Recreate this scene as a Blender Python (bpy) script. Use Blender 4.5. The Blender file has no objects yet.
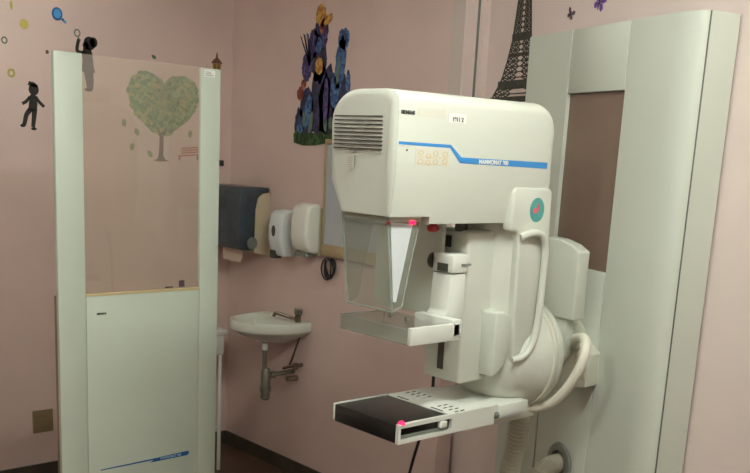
import bpy, bmesh, math, random
from mathutils import Vector, Matrix
random.seed(7)
PI = math.pi
col = bpy.context.scene.collection
FL = -0.08                                   # floor level

# ------------------------------------------------------------------ materials
def lin(c):
    return tuple(((v/255)/12.92 if v/255 <= .04045 else ((v/255+.055)/1.055)**2.4) for v in c) + (1,)

def mat(name, rgb, rough=.5, metal=0., spec=.5, var=0., vscale=6., bump=0., bscale=60., coat=0.):
    m = bpy.data.materials.new(name); m.use_nodes = True
    nt = m.node_tree; b = nt.nodes['Principled BSDF']
    b.inputs['Base Color'].default_value = lin(rgb)
    b.inputs['Roughness'].default_value = rough
    b.inputs['Metallic'].default_value = metal
    b.inputs['Specular IOR Level'].default_value = spec
    b.inputs['Coat Weight'].default_value = coat
    tc = nt.nodes.new('ShaderNodeTexCoord')
    if var:
        n = nt.nodes.new('ShaderNodeTexNoise'); n.inputs['Scale'].default_value = vscale
        n.inputs['Detail'].default_value = 5
        nt.links.new(tc.outputs['Object'], n.inputs['Vector'])
        r = nt.nodes.new('ShaderNodeValToRGB')
        c = lin(rgb)
        r.color_ramp.elements[0].position = .3; r.color_ramp.elements[1].position = .7
        r.color_ramp.elements[0].color = tuple(v*(1-var) for v in c[:3]) + (1,)
        r.color_ramp.elements[1].color = tuple(min(1, v*(1+var)) for v in c[:3]) + (1,)
        nt.links.new(n.outputs['Fac'], r.inputs['Fac']); nt.links.new(r.outputs['Color'], b.inputs['Base Color'])
    if bump:
        n2 = nt.nodes.new('ShaderNodeTexNoise'); n2.inputs['Scale'].default_value = bscale
        nt.links.new(tc.outputs['Object'], n2.inputs['Vector'])
        bp = nt.nodes.new('ShaderNodeBump'); bp.inputs['Strength'].default_value = bump; bp.inputs['Distance'].default_value = .005
        nt.links.new(n2.outputs['Fac'], bp.inputs['Height']); nt.links.new(bp.outputs['Normal'], b.inputs['Normal'])
    return m

def clear(name, tint, gloss, diff=0., diffc=(230, 230, 225), rough=.02, ior=1.5):
    """clear sheet: see-through, mirror reflection by Fresnel, a little milky body or painted haze"""
    m = bpy.data.materials.new(name); m.use_nodes = True
    nt = m.node_tree; nt.nodes.clear(); N = nt.nodes.new; L = nt.links.new
    out = N('ShaderNodeOutputMaterial'); tr = N('ShaderNodeBsdfTransparent'); tr.inputs[0].default_value = lin(tint)
    df = N('ShaderNodeBsdfDiffuse'); df.inputs[0].default_value = lin(diffc)
    m1 = N('ShaderNodeMixShader'); m1.inputs[0].default_value = diff
    L(tr.outputs[0], m1.inputs[1]); L(df.outputs[0], m1.inputs[2])
    gl = N('ShaderNodeBsdfGlossy'); gl.inputs['Roughness'].default_value = rough
    fr = N('ShaderNodeFresnel'); fr.inputs[0].default_value = ior
    mu = N('ShaderNodeMath'); mu.operation = 'MULTIPLY'; mu.use_clamp = True; mu.inputs[1].default_value = gloss
    L(fr.outputs[0], mu.inputs[0])
    ge = N('ShaderNodeNewGeometry'); sb = N('ShaderNodeMath'); sb.operation = 'SUBTRACT'; sb.inputs[0].default_value = 1
    L(ge.outputs['Backfacing'], sb.inputs[1]); m3 = N('ShaderNodeMath'); m3.operation = 'MULTIPLY'
    L(mu.outputs[0], m3.inputs[0]); L(sb.outputs[0], m3.inputs[1]); mu = m3
    m2 = N('ShaderNodeMixShader'); L(mu.outputs[0], m2.inputs[0]); L(m1.outputs[0], m2.inputs[1]); L(gl.outputs[0], m2.inputs[2])
    L(m2.outputs[0], out.inputs[0])
    return m

def emit(name, rgb, strength):
    m = mat(name, rgb); b = m.node_tree.nodes['Principled BSDF']
    b.inputs['Emission Color'].default_value = lin(rgb); b.inputs['Emission Strength'].default_value = strength
    return m

def speckle(name, cols, scale, rough=.6):
    m = mat(name, cols[0], rough); nt = m.node_tree; b = nt.nodes['Principled BSDF']
    tc = nt.nodes.new('ShaderNodeTexCoord'); v = nt.nodes.new('ShaderNodeTexVoronoi'); v.inputs['Scale'].default_value = scale
    nt.links.new(tc.outputs['Object'], v.inputs['Vector'])
    r = nt.nodes.new('ShaderNodeValToRGB'); r.color_ramp.interpolation = 'CONSTANT'
    while len(r.color_ramp.elements) < len(cols): r.color_ramp.elements.new(.5)
    for i, c in enumerate(cols):
        r.color_ramp.elements[i].position = i/len(cols); r.color_ramp.elements[i].color = lin(c)
    sp = nt.nodes.new('ShaderNodeSeparateColor'); nt.links.new(v.outputs['Color'], sp.inputs[0])
    nt.links.new(sp.outputs[0], r.inputs['Fac']); nt.links.new(r.outputs['Color'], b.inputs['Base Color'])
    return m

WALL = (211, 187, 178)
M = dict(
    pink=mat('pink_wall_paint', WALL, .55, var=.05, vscale=2.5, bump=.08, bscale=25),
    pinklit=mat('lit_pink_paint', (228, 211, 204), .5, var=.04, vscale=2.5, bump=.08, bscale=25),  # wall pink made paler, so the brighter lighting sits in the colour
    trunk=mat('grey_pink_paint', (200, 186, 178), .5, var=.04, vscale=3),
    ceil=mat('ceiling_white', (225, 222, 210), .7, var=.03),
    floor=mat('brown_floor', (92, 72, 58), .35, var=.25, vscale=5, bump=.1),
    skirting=mat('dark_skirting', (68, 62, 50), .45, var=.25, vscale=9),
    ivory=mat('ivory_enamel', (206, 209, 197), .38, var=.012, vscale=4),
    ivory2=mat('cream_plastic', (208, 207, 192), .42, var=.03, vscale=5),
    whitep=mat('white_plastic', (220, 223, 214), .35),
    stand=mat('grey_green_enamel', (202, 207, 195), .42, var=.02, vscale=3),
    screen=mat('pale_green_enamel', (196, 205, 190), .45, var=.02, vscale=3),
    gap=mat('dark_gap', (92, 96, 90), .6),
    slot=mat('dark_slot', (70, 70, 60), .6),
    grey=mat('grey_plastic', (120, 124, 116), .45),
    greyd=mat('dark_grey_plastic', (66, 66, 60), .45),
    lead=clear('lead_glass', (250, 247, 241), .8, .12, (226, 214, 206), .01, 1.75),  # diffuse share stands in for the reflected haze on the pane
    clear=clear('clear_plastic', (240, 242, 238), 1., .15, (205, 210, 202), .08, 1.45),
    clearedge=clear('plastic_edge', (220, 226, 220), 1., .30, (222, 228, 218), .1, 1.45),
    milky=mat('milky_white_plastic', (214, 220, 222), .4),
    carbon=mat('black_carbon', (20, 19, 18), .28, var=.2, vscale=30),
    brown=mat('dark_brown_panel', (126, 106, 92), .22, var=.12, vscale=3),
    hose=mat('grey_corrugated_hose', (178, 176, 160), .5),
    cable=mat('black_rubber', (26, 25, 24), .5),
    wcable=mat('white_rubber_hose', (222, 220, 204), .4),
    blue=mat('blue_stripe', (52, 132, 196), .4),
    dblue=mat('deep_blue_stripe', (40, 92, 150), .4),
    ink=mat('grey_ink', (60, 62, 58), .5),
    tan=mat('tan_print', (206, 186, 140), .5),
    teal=mat('teal_print', (80, 158, 152), .45),
    rose=mat('rose_print', (206, 104, 120), .5),
    red=mat('red_plastic', (190, 40, 40), .35),
    laser=emit('red_light', (255, 20, 70), 1.3),
    ceramic=mat('white_ceramic', (220, 224, 212), .16, spec=.6, coat=.3),
    chrome=mat('worn_chrome', (150, 142, 128), .25, 1.),
    brass=mat('dull_brass', (132, 132, 118), .4, .6, var=.15, vscale=20),
    smoke=mat('smoked_blue_plastic', (58, 70, 78), .18, var=.25, vscale=8),
    beige=mat('beige_plastic', (196, 184, 156), .45),
    pwhite=mat('bluish_white_plastic', (222, 228, 228), .35),
    cream=mat('cream_dispenser_plastic', (230, 230, 218), .35),
    paper=mat('paper_towel', (206, 186, 168), .9),
    board=mat('blue_grey_board', (176, 180, 184), .4, var=.03),
    wood=mat('tan_wood_frame', (172, 152, 114), .5, var=.08, vscale=20),
    plate=mat('brown_cover_plate', (128, 110, 80), .5),
    sil=mat('black_vinyl', (38, 36, 32), .5),
    grn=speckle('leafy_green_vinyl', [(92, 122, 68), (112, 144, 86), (134, 160, 104), (78, 106, 58), (156, 156, 96)], 60),
    leaf=mat('leaf_green_vinyl', (124, 138, 88), .6),
    bark=mat('brown_vinyl', (104, 70, 48), .6),
    bench=mat('red_brown_vinyl', (172, 110, 84), .6),
    sblue=mat('sky_blue_vinyl', (70, 150, 205), .5),
    slight=mat('light_blue_vinyl', (160, 200, 225), .5),
    syel=mat('yellow_vinyl', (196, 178, 92), .5),
    sol=mat('olive_vinyl', (172, 160, 86), .5),
    sgr=mat('grey_green_vinyl', (88, 110, 96), .5),
    navy=speckle('navy_blue_vinyl', [(36, 38, 62), (44, 54, 90), (32, 32, 48), (58, 48, 84)], 60),
    azure=speckle('azure_vinyl', [(52, 84, 134), (62, 102, 152), (44, 64, 108), (80, 118, 156)], 70),
    violet=speckle('violet_vinyl', [(72, 58, 110), (90, 74, 132), (52, 44, 80)], 70),
    orange=speckle('orange_vinyl', [(186, 138, 58), (200, 156, 74), (160, 108, 56)], 70),
    brownred=speckle('red_brown_mottled_vinyl', [(134, 60, 50), (100, 48, 44), (160, 110, 80)], 45),
    grass=speckle('grass_vinyl', [(40, 70, 34), (60, 92, 44), (34, 52, 30)], 50),
    ochre=mat('ochre_vinyl', (150, 116, 44), .5),
    towerv=mat('dark_green_vinyl', (60, 62, 50), .55, var=.45, vscale=60),
    purple=mat('purple_vinyl', (104, 62, 150), .5),
    mauve=mat('dusk_purple_vinyl', (84, 66, 80), .5),
    label=mat('white_label', (232, 233, 226), .5),
    faint=mat('faint_grey_label', (206, 205, 190), .5),
    door=mat('dark_brown_door', (60, 46, 36), .5, var=.15, vscale=3),
    frame=mat('door_casing', (150, 130, 108), .5),
)

# ------------------------------------------------------------------ mesh helpers
def new(): return bmesh.new()

def merge(bm, other):
    me = bpy.data.meshes.new('tmp'); other.to_mesh(me); other.free(); bm.from_mesh(me); bpy.data.meshes.remove(me)

def box(bm, x0, x1, y0, y1, z0, z1, bev=0., seg=2, mtx=None):
    b = bmesh.new(); bmesh.ops.create_cube(b, size=1)
    for v in b.verts:
        v.co = Vector(((x0+x1)/2+v.co.x*(x1-x0), (y0+y1)/2+v.co.y*(y1-y0), (z0+z1)/2+v.co.z*(z1-z0)))
    if bev: bmesh.ops.bevel(b, geom=b.edges[:], offset=bev, segments=seg, affect='EDGES', profile=.5)
    if mtx: bmesh.ops.transform(b, matrix=mtx, verts=b.verts[:])
    merge(bm, b); return bm

def extr(bm, pts, d, bev=0., seg=2):
    """planar 3-D polygon pts extruded by vector d"""
    b = bmesh.new(); d = Vector(d)
    v0 = [b.verts.new(Vector(p)) for p in pts]; v1 = [b.verts.new(Vector(p)+d) for p in pts]
    b.faces.new(v0); b.faces.new(v1[::-1]); n = len(pts)
    for i in range(n): b.faces.new((v0[i], v1[i], v1[(i+1) % n], v0[(i+1) % n]))
    bmesh.ops.recalc_face_normals(b, faces=b.faces[:])
    if bev:
        es = [e for e in b.edges if e.calc_face_angle(0) > .6]
        bmesh.ops.bevel(b, geom=es, offset=bev, segments=seg, affect='EDGES', profile=.5)
    merge(bm, b); return bm

def xz(bm, pts, y0, y1, bev=0., seg=2): return extr(bm, [(x, y0, z) for x, z in pts], (0, y1-y0, 0), bev, seg)
def xy(bm, pts, z0, z1, bev=0., seg=2): return extr(bm, [(x, y, z0) for x, y in pts], (0, 0, z1-z0), bev, seg)
def yz(bm, pts, x0, x1, bev=0., seg=2): return extr(bm, [(x0, y, z) for y, z in pts], (x1-x0, 0, 0), bev, seg)

def loft(bm, rings, caps=(True, True)):
    b = bmesh.new(); R = [[b.verts.new(Vector(p)) for p in r] for r in rings]; n = len(R[0])
    for a, c in zip(R, R[1:]):
        for i in range(n): b.faces.new((a[i], a[(i+1) % n], c[(i+1) % n], c[i]))
    if caps[0]: b.faces.new(R[0][::-1])
    if caps[1]: b.faces.new(R[-1])
    bmesh.ops.recalc_face_normals(b, faces=b.faces[:]); merge(bm, b); return bm

def basis(t):
    t = t.normalized(); a = Vector((0, 0, 1)) if abs(t.z) < .9 else Vector((1, 0, 0))
    u = t.cross(a).normalized(); return u, t.cross(u).normalized()

def spline(pts, n=8):
    P = [Vector(p) for p in pts]; P = [P[0]*2-P[1]] + P + [P[-1]*2-P[-2]]; out = []
    for i in range(1, len(P)-2):
        for k in range(n):
            t = k/n; a, b, c, d = P[i-1:i+3]
            out.append(.5*((2*b)+(c-a)*t+(2*a-5*b+4*c-d)*t*t+(3*b-a-3*c+d)*t**3))
    out.append(P[-2]); return out

def tube(bm, pts, r, seg=12, smooth=8, rfun=None, closed=False):
    P = spline(pts, smooth) if smooth else [Vector(p) for p in pts]
    rings = []; u = None
    for i, p in enumerate(P):
        t = (P[min(i+1, len(P)-1)]-P[max(i-1, 0)]).normalized()
        if u is None: u, _ = basis(t)
        u = (u-t*u.dot(t)).normalized(); w = t.cross(u)
        rr = rfun(i) if rfun else r
        rings.append([p+(u*math.cos(2*PI*k/seg)+w*math.sin(2*PI*k/seg))*rr for k in range(seg)])
    return loft(bm, rings)

def lathe(bm, prof, o, ax, seg=32):
    """prof: list of (radius, distance along ax)"""
    o = Vector(o); ax = Vector(ax).normalized(); u, w = basis(ax)
    return loft(bm, [[o+ax*t+(u*math.cos(2*PI*k/seg)+w*math.sin(2*PI*k/seg))*max(r, 1e-4) for k in range(seg)] for r, t in prof])

def cyl(bm, a, b, r, seg=20, bev=0.):
    a = Vector(a); b = Vector(b); L = (b-a).length
    pr = [(r-bev, 0), (r, bev), (r, L-bev), (r-bev, L)] if bev else [(r, 0), (r, L)]
    return lathe(bm, pr, a, b-a, seg)

def tag(o, label=None, cat=None, group=None, kind=None):
    if label: o['label'] = label
    if cat: o['category'] = cat
    if group: o['group'] = group
    if kind: o['kind'] = kind
    return o

def root_loc(p):
    while p is not None and p.parent is not None: p = p.parent
    return Vector(p.location) if p is not None else Vector((0, 0, 0))

def obj(name, bm, m, parent=None, sharp=35, label=None, loc=None):
    """world-space mesh linked as one object; a part is stored relative to its thing's base"""
    o = Vector(loc) if (loc is not None and parent is None) else root_loc(parent)
    bmesh.ops.translate(bm, verts=bm.verts[:], vec=-o)
    me = bpy.data.meshes.new(name); bm.to_mesh(me); bm.free()
    me.polygons.foreach_set('use_smooth', [True]*len(me.polygons))
    me.set_sharp_from_angle(angle=math.radians(sharp))
    me.materials.append(M[m] if isinstance(m, str) else m)
    ob = bpy.data.objects.new(name, me); col.objects.link(ob)
    if parent is not None: ob.parent = parent
    else: ob.location = o
    if label: ob['label'] = label
    return ob

def thing(name, label, cat, loc, group=None):
    o = bpy.data.objects.new(name, None); o.empty_display_size = .1; o.location = loc; col.objects.link(o)
    return tag(o, label, cat, group)

def struct(name, bm, m, **k): return tag(obj(name, bm, m, **k), kind='structure')

def text_bm(s, size, origin, ex, ez, thick=.0006, bold=0.):
    """lettering laid on a surface: ex = reading direction, ez = up, both world vectors"""
    c = bpy.data.curves.new('txt', 'FONT'); c.body = s; c.size = size; c.extrude = thick; c.offset = bold
    c.align_x = 'CENTER'; c.align_y = 'CENTER'
    t = bpy.data.objects.new('txt', c); col.objects.link(t)
    bpy.context.view_layer.update()
    me = bpy.data.meshes.new_from_object(t.evaluated_get(bpy.context.evaluated_depsgraph_get()))
    bm = bmesh.new(); bm.from_mesh(me)
    ex = Vector(ex).normalized(); ez = Vector(ez).normalized(); n = ex.cross(ez)
    mt = Matrix((ex, ez, n)).transposed().to_4x4(); mt.translation = Vector(origin)
    bmesh.ops.transform(bm, matrix=mt, verts=bm.verts[:])
    bpy.data.objects.remove(t); bpy.data.curves.remove(c); bpy.data.meshes.remove(me)
    return bm

def circ(cx, cy, rx, ry=None, n=24, rot=0.):
    ry = ry or rx; out = []
    for k in range(n):
        a = 2*PI*k/n; x, y = rx*math.cos(a), ry*math.sin(a)
        out.append((cx+x*math.cos(rot)-y*math.sin(rot), cy+x*math.sin(rot)+y*math.cos(rot)))
    return out

# ------------------------------------------------------------------ room
YW, XW = 4.846, 3.17                              # left wall plane, sink wall plane; most coordinates below computed from image pixels
def wallr(y): return 3.33-.351*(3.122-y)         # plane of the wall behind the machine
UR = Vector((-.331, -.943, 0)).normalized(); NR = Vector((-.943, .331, 0)).normalized()   # along it / out of it
ZC = 2.85
b = new(); xy(b, [(-1.6, -1.4), (wallr(-1.4)+.3, -1.4), (wallr(3.1)+.3, 3.1), (3.4, YW+.1), (-1.6, YW+.1)], FL-.1, FL); struct('floor', b, 'floor')
b = new(); xy(b, [(-1.7, -1.5), (wallr(-1.4)+.3, -1.5), (wallr(3.1)+.3, 3.1), (3.4, YW+.1), (-1.7, YW+.1)], ZC, ZC+.1); struct('ceiling', b, 'ceil')
b = new(); box(b, -1.6, XW+.1, YW, YW+.1, FL, ZC); struct('wall_left', b, 'pink')
b = new(); box(b, XW, XW+.1, 3.024, YW, FL, ZC); struct('wall_back', b, 'pink')
b = new(); box(b, -1.7, -1.6, -1.4, YW, FL, ZC); struct('wall_rear', b, 'pinklit')
b = new(); box(b, -1.6, wallr(-1.4)+.2, -1.5, -1.4, FL, ZC); struct('wall_front', b, 'pinklit')
P0 = Vector((wallr(3.122), 3.122, 0)); Lw = 4.80
def wr(u, w, z): return P0+UR*u+NR*w+Vector((0, 0, z))
def slabw(bm, u0, u1, z0, z1, w0, w1, bev=0.):
    return extr(bm, [wr(u0, w0, z0), wr(u1, w0, z0), wr(u1, w0, z1), wr(u0, w0, z1)], NR*(w1-w0), bev)
DU0, DU1, DZ = 2.05, 2.95, 1.98
b = new(); slabw(b, 0, DU0, FL, ZC, -.1, 0); slabw(b, DU1, Lw, FL, ZC, -.1, 0); slabw(b, DU0, DU1, DZ, ZC, -.1, 0); struct('wall_right', b, 'pinklit')
b = new(); slabw(b, DU0, DU1, FL, DZ, -.08, -.04); d1 = struct('door_1', b, 'door')
b = new(); slabw(b, DU0-.05, DU0, FL, DZ+.05, 0, .015); slabw(b, DU1, DU1+.05, FL, DZ+.05, 0, .015); slabw(b, DU0, DU1, DZ, DZ+.05, 0, .015); obj('door_frame', b, 'frame', d1)
b = new(); hp = wr(DU1-.09, -.04, .95); cyl(b, hp, hp+NR*.05, .011); cyl(b, hp+NR*.05, hp+NR*.05-UR*.11, .010); obj('door_handle', b, 'chrome', d1)
# boxed column at the end of the sink wall, its lightened side and its painted corner shadow
b = new(); box(b, XW-.003, XW+.13, 3.022, 3.1, 1.15, ZC); struct('trim_1', b, 'trunk')
b = new(); box(b, XW-.003, 3.235, 3.012, 3.022, 1.15, ZC); struct('lit_column_side', b, 'pinklit')  # paler colour stands in for light falling on the column side
b = new(); box(b, 3.235, 3.242, 3.004, 3.022, 1.15, ZC); struct('corner_shadow_strip', b, 'grey')  # dark strip drawn where there is only corner shadow
b = new(); box(b, 3.242, 3.30, 2.975, 3.022, 1.15, ZC); struct('wall_filler', b, 'pinklit')  # filler block added to cover the column side beyond its edge in the image
b = new(); box(b, XW-.012, XW, 3.024, YW, FL, .0); struct('baseboard_back', b, 'skirting')
b = new(); box(b, -1.6, XW-.012, YW-.012, YW, FL, .0); struct('baseboard_left', b, 'skirting')
b = new(); slabw(b, .15, DU0-.05, FL, .0, 0, .012); struct('baseboard_right', b, 'skirting')

# ------------------------------------------------------------------ lighting
LAMPS = ((1.5, .95, 46, 'rectangular ceiling light over the machine side of the room'), (-.3, 1.3, 36, 'added unseen fill light on the ceiling over the open side of the room'), (1.5, 4.05, 6, 'added unseen fill light on the ceiling behind the radiation screen'))  # second and third lights are added as fill, out of view
for lx, ly, pw, lab in LAMPS:
    t = thing('ceiling_light', lab, 'light', (lx, ly, ZC))
    b = new(); box(b, lx-.62, lx+.62, ly-.16, ly+.16, ZC-.06, ZC, .01); obj('housing', b, 'whitep', t)
    glow = emit('fluorescent_glow', (250, 255, 248), pw)
    for dy in (-.07, .07):
        b = new(); cyl(b, (lx-.59, ly+dy, ZC-.095), (lx+.59, ly+dy, ZC-.095), .016, 16); obj('lamp_tube', b, glow, t)
    for dx in (-.60, .60):
        b = new(); box(b, lx+dx-.012, lx+dx+.012, ly-.10, ly+.10, ZC-.115, ZC-.055, .004); obj('tube_holder', b, 'whitep', t)
w = bpy.data.worlds.new('World'); bpy.context.scene.world = w; w.use_nodes = True
w.node_tree.nodes['Background'].inputs[0].default_value = (1, .96, .9, 1); w.node_tree.nodes['Background'].inputs[1].default_value = .05

# ------------------------------------------------------------------ mammography machine
mm = thing('mammography_machine', 'ivory mammography machine with grey-green floor-standing column and black breast table', 'medical machine', (2.60, 2.0, FL))
S0 = Vector((2.621, 1.6, 0)); SU = UR; SN = NR
def st(u, w, z): return S0+SU*u+SN*w+Vector((0, 0, z))     # w > 0 towards the room
def slabs(bm, u0, u1, z0, z1, w0, w1, bev=0., seg=2):
    return extr(bm, [st(u0, w0, z0), st(u1, w0, z0), st(u1, w0, z1), st(u0, w0, z1)], SN*(w1-w0), bev, seg)
ZT = 2.2
wb = -.155
b = new(); slabs(b, -.885, .029, FL, ZT-.004, wb, -.031); stand = obj('stand', b, 'gap', mm)
b = new()
pl = [(-.895, -.03), (-.895, -.008), (-.887, 0), (-.606, 0), (-.606, -.03)]
extr(b, [st(u, w, FL+.04) for u, w in pl], (0, 0, ZT-FL-.04)); slabs(b, -.895, -.887, FL+.04, ZT, wb, -.03)
obj('left_front_panel', b, 'stand', stand)
b = new(); slabs(b, -.600, -.277, 1.985, ZT, -.03, 0, .003); obj('upper_centre_panel', b, 'stand', stand)
b = new(); slabs(b, -.600, -.277, FL+.04, 1.39, -.03, 0, .003); obj('lower_centre_panel', b, 'stand', stand)
b = new(); slabs(b, -.608, -.270, 1.385, 1.99, -.026, -.016); obj('recess_panel', b, 'brown', stand, label='dark brown glossy panel set into the column front')
b = new(); pl = [(-.271, -.03), (-.271, 0), (-.06, 0)]
for k in range(1, 11):
    a = PI/2*k/10; pl.append((-.06+.10*math.sin(a), -.043+.043*math.cos(a)))
pl += [(.03, -.043), (.03, -.03)]
extr(b, [st(u, w, FL+.04) for u, w in pl], (0, 0, ZT-FL-.04)); obj('right_front_panel', b, 'stand', stand)
b = new(); slabs(b, .030, .0395, FL+.04, ZT, wb, -.0448); obj('side_panel', b, 'stand', stand)
b = new(); slabs(b, .034, .0402, FL+.04, ZT, -.0485, -.0425); obj('panel_seam', b, 'gap', stand)
b = new(); slabs(b, -.89, .036, ZT-.006, ZT-.001, wb, -.03); obj('top_plate', b, 'stand', stand)

# tube housing : sections along X
Y0, Y1 = 1.858, 2.125
def sect(x, zt, zb, ins=0., n=7, tilt=0.):
    y0, y1 = Y0+ins, Y1-ins; p = [(y0+.022*(1.682-zb)/.12, zb), (y0, 1.682)]
    r1y, r1z = .045, .034
    for k in range(n+1):
        a = PI/2*k/n; p.append((y0+r1y*(1-math.cos(a)), zt-ins-r1z*(1-math.sin(a))))
    r2y, r2z = .115, .085
    for k in range(n+1):
        a = PI/2*k/n; p.append((y1-r2y*(1-math.sin(a)), zt-ins-r2z*(1-math.cos(a))))
    p += [(y1, 1.668), (y1-.05, zb)]
    return [(x+(tilt if z < 1.67 else 0), y, z) for y, z in p]
ZH = 1.912
b = new(); loft(b, [sect(1.712, ZH, 1.588, .022, tilt=.014), sect(1.714, ZH, 1.586, .012, tilt=.012), sect(1.7175, ZH, 1.584, .005, tilt=.009), sect(1.722, ZH, 1.584, .0, tilt=.006)])
housing = obj('tube_housing', b, 'ivory', mm)
b = new(); rings = [sect(1.723, ZH, 1.582, .003, tilt=.006), sect(1.7245, ZH, 1.582, 0, tilt=.006), sect(1.879, ZH+.001, 1.582), sect(1.881, ZH+.001, 1.562)]
rr = .075
for k in range(0, 9):
    a = PI/2*k/8; rings.append(sect(2.385-rr+rr*math.sin(a)*.97, ZH+.004-rr*(1-math.cos(a))*.9, 1.562, .014*(k/8)**3))
loft(b, rings); obj('main_cover', b, 'ivory', housing)
b = new()
for k in range(9):
    z = 1.841-k*.0106; box(b, 1.7115, 1.7165, 1.906, 2.103, z-.0016, z+.0016)
obj('vent_slots', b, 'slot', housing)
b = new(); box(b, 1.7116, 1.7132, 2.015, 2.040, 1.703, 1.738); obj('data_label', b, 'faint', housing)
b = new()
for k in range(6): box(b, 1.7113, 1.7122, 2.019, 2.036, 1.7066+k*.005, 1.7074+k*.005)
box(b, 1.7113, 1.7125, 2.010, 2.034, 1.747, 1.751); obj('label_print', b, 'grey', housing)
yn = Y0-.0006
EX, EZ = (1, 0, 0), (0, 0, 1)
b = text_bm('SIEMENS', .013, (1.757, yn, 1.8535), EX, EZ, bold=.0006); obj('maker_lettering', b, 'ink', housing)
b = new(); box(b, 1.795, 1.895, yn, Y0+.002, 1.846, 1.869); obj('faded_label', b, 'faint', housing)
b = new(); box(b, 1.908, 1.978, yn-.0004, Y0+.002, 1.838, 1.862); st1 = obj('inventory_sticker', b, 'label', housing)
b = text_bm('1911 2', .016, (1.945, yn-.0006, 1.846), EX, EZ, bold=.0005); obj('sticker_print', b, 'ink', st1)
b = new(); xz(b, [(1.730, 1.7795), (1.925, 1.7785), (1.970, 1.7465), (2.350, 1.7440), (2.350, 1.7255), (1.966, 1.7305), (1.922, 1.770), (1.730, 1.772)], yn, Y0+.002)
stripe = obj('blue_stripe', b, 'blue', housing)
b = text_bm('MAMMOMAT 300', .0165, (2.105, yn-.0005, 1.7365), EX, (-.006, 0, 1), bold=.0006); obj('model_lettering', b, 'label', stripe)
b = new(); box(b, 1.793, 1.921, yn, Y0+.002, 1.721, 1.764); cp = obj('control_keypad', b, 'faint', housing)
b = new()
for cx, cz in ((1.812, 1.753), (1.842, 1.745), (1.868, 1.753), (1.905, 1.752), (1.812, 1.731), (1.840, 1.728), (1.868, 1.731), (1.905, 1.733)):
    p = circ(cx, cz, .010, .007, 14); q = circ(cx, cz, .007, .0045, 14)
    for k in range(14):
        kk = (k+1) % 14; extr(b, [(p[k][0], yn-.0004, p[k][1]), (p[kk][0], yn-.0004, p[kk][1]), (q[kk][0], yn-.0004, q[kk][1]), (q[k][0], yn-.0004, q[k][1])], (0, .001, 0))
for z in (1.7245, 1.742): box(b, 1.80, 1.915, yn-.0004, yn+.0006, z-.0008, z+.0008)
obj('key_print', b, 'tan', cp)
b = new(); cyl(b, (1.760, yn-.001, 1.758), (1.760, Y0+.002, 1.758), .0028, 10); obj('indicator_dot', b, 'ink', housing)

# C-arm column under the housing
def csec(z, xf, xb, k=1.):
    return [(xf, 2.05, z), (xf, 1.965, z), (xf+.012, 1.945, z), (xf+.055, 1.880, z), (xf+.075, 1.872, z), (xb-.02, 1.872, z), (xb-.004, 1.878, z), (xb, 1.895, z), (xb, 2.10, z), (xb-.02, 2.125, z), (xf+.07, 2.125, z), (xf+.01, 2.07, z)]
b = new(); loft(b, [csec(1.63, 2.185, 2.386), csec(1.50, 2.185, 2.391), csec(1.40, 2.186, 2.372), csec(1.30, 2.19, 2.366), csec(1.20, 2.20, 2.366), csec(1.13, 2.22, 2.362), csec(1.08, 2.25, 2.35)])
column = obj('c_arm_column', b, 'ivory', mm)
b = new(); xz(b, [(2.200, 1.54), (2.200, 1.655), (2.212, 1.668), (2.372, 1.668), (2.384, 1.656), (2.390, 1.50), (2.370, 1.40), (2.362, 1.30), (2.352, 1.20), (2.31, 1.14), (2.262, 1.13), (2.248, 1.30), (2.244, 1.50), (2.236, 1.535)], 1.853, 1.89, .008, 3)
obj('side_cover', b, 'ivory', column)
b = new(); extr(b, [(x, 1.8525, z) for x, z in circ(2.314, 1.602, .034, .037, 28)], (0, .002, 0)); bd = obj('round_sticker', b, 'teal', column, label='teal round sticker with a pink mark')
b = new(); extr(b, [(x, 1.8519, z) for x, z in circ(2.306, 1.600, .012, .009, 12)], (0, .001, 0)); extr(b, [(x, 1.8519, z) for x, z in circ(2.318, 1.610, .006, .012, 12)], (0, .001, 0)); obj('sticker_mark', b, 'rose', bd)
b = new(); tube(b, [(2.245, 1.852, 1.520), (2.285, 1.842, 1.533), (2.325, 1.838, 1.528), (2.349, 1.838, 1.497), (2.354, 1.838, 1.45), (2.352, 1.838, 1.36), (2.346, 1.838, 1.25), (2.330, 1.840, 1.185), (2.300, 1.845, 1.15), (2.262, 1.858, 1.138)], .0115)
obj('grab_handle', b, 'ivory', column)

# rotation drum on the stand
b = new(); DC = (2.35, 2.0, 1.128)
lathe(b, [(.0, -.10), (.11, -.10), (.135, -.085), (.16, -.04), (.18, .01), (.192, .055)], DC, (1, 0, 0), 48); drum = obj('rotation_drum', b, 'ivory', mm)
b = new(); lathe(b, [(.190, .055), (.197, .058), (.199, .066), (.197, .074), (.190, .076)], DC, (1, 0, 0), 48); obj('drum_ring', b, 'ivory2', drum)
b = new(); lathe(b, [(.188, .079), (.196, .082), (.197, .095), (.188, .115), (.16, .15), (.14, .17)], DC, (1, 0, 0), 48); obj('drum_collar', b, 'ivory', drum)
b = new(); lathe(b, [(.125, .165), (.085, .185), (.085, .42)], DC, (1, 0, 0), 40); obj('drum_neck', b, 'ivory2', drum)

# compression tower
b = new(); box(b, 2.098, 2.228, 1.925, 2.085, 1.066, 1.534, .012, 3); tower = obj('compression_tower', b, 'ivory', mm)
for z0, z1 in ((1.48, 1.515), (1.10, 1.245)):
    b = new(); box(b, 2.0955, 2.0995, 1.995, 2.02, z0, z1); obj('guide_slot', b, 'greyd', tower)
b = new(); xz(b, [(2.185, 1.292), (2.222, 1.292), (2.250, 1.270), (2.260, 1.235), (2.258, 1.17), (2.240, 1.125), (2.21, 1.10), (2.185, 1.09)], 1.868, 1.93, .006, 3); obj('curved_cover', b, 'stand', tower)
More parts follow.
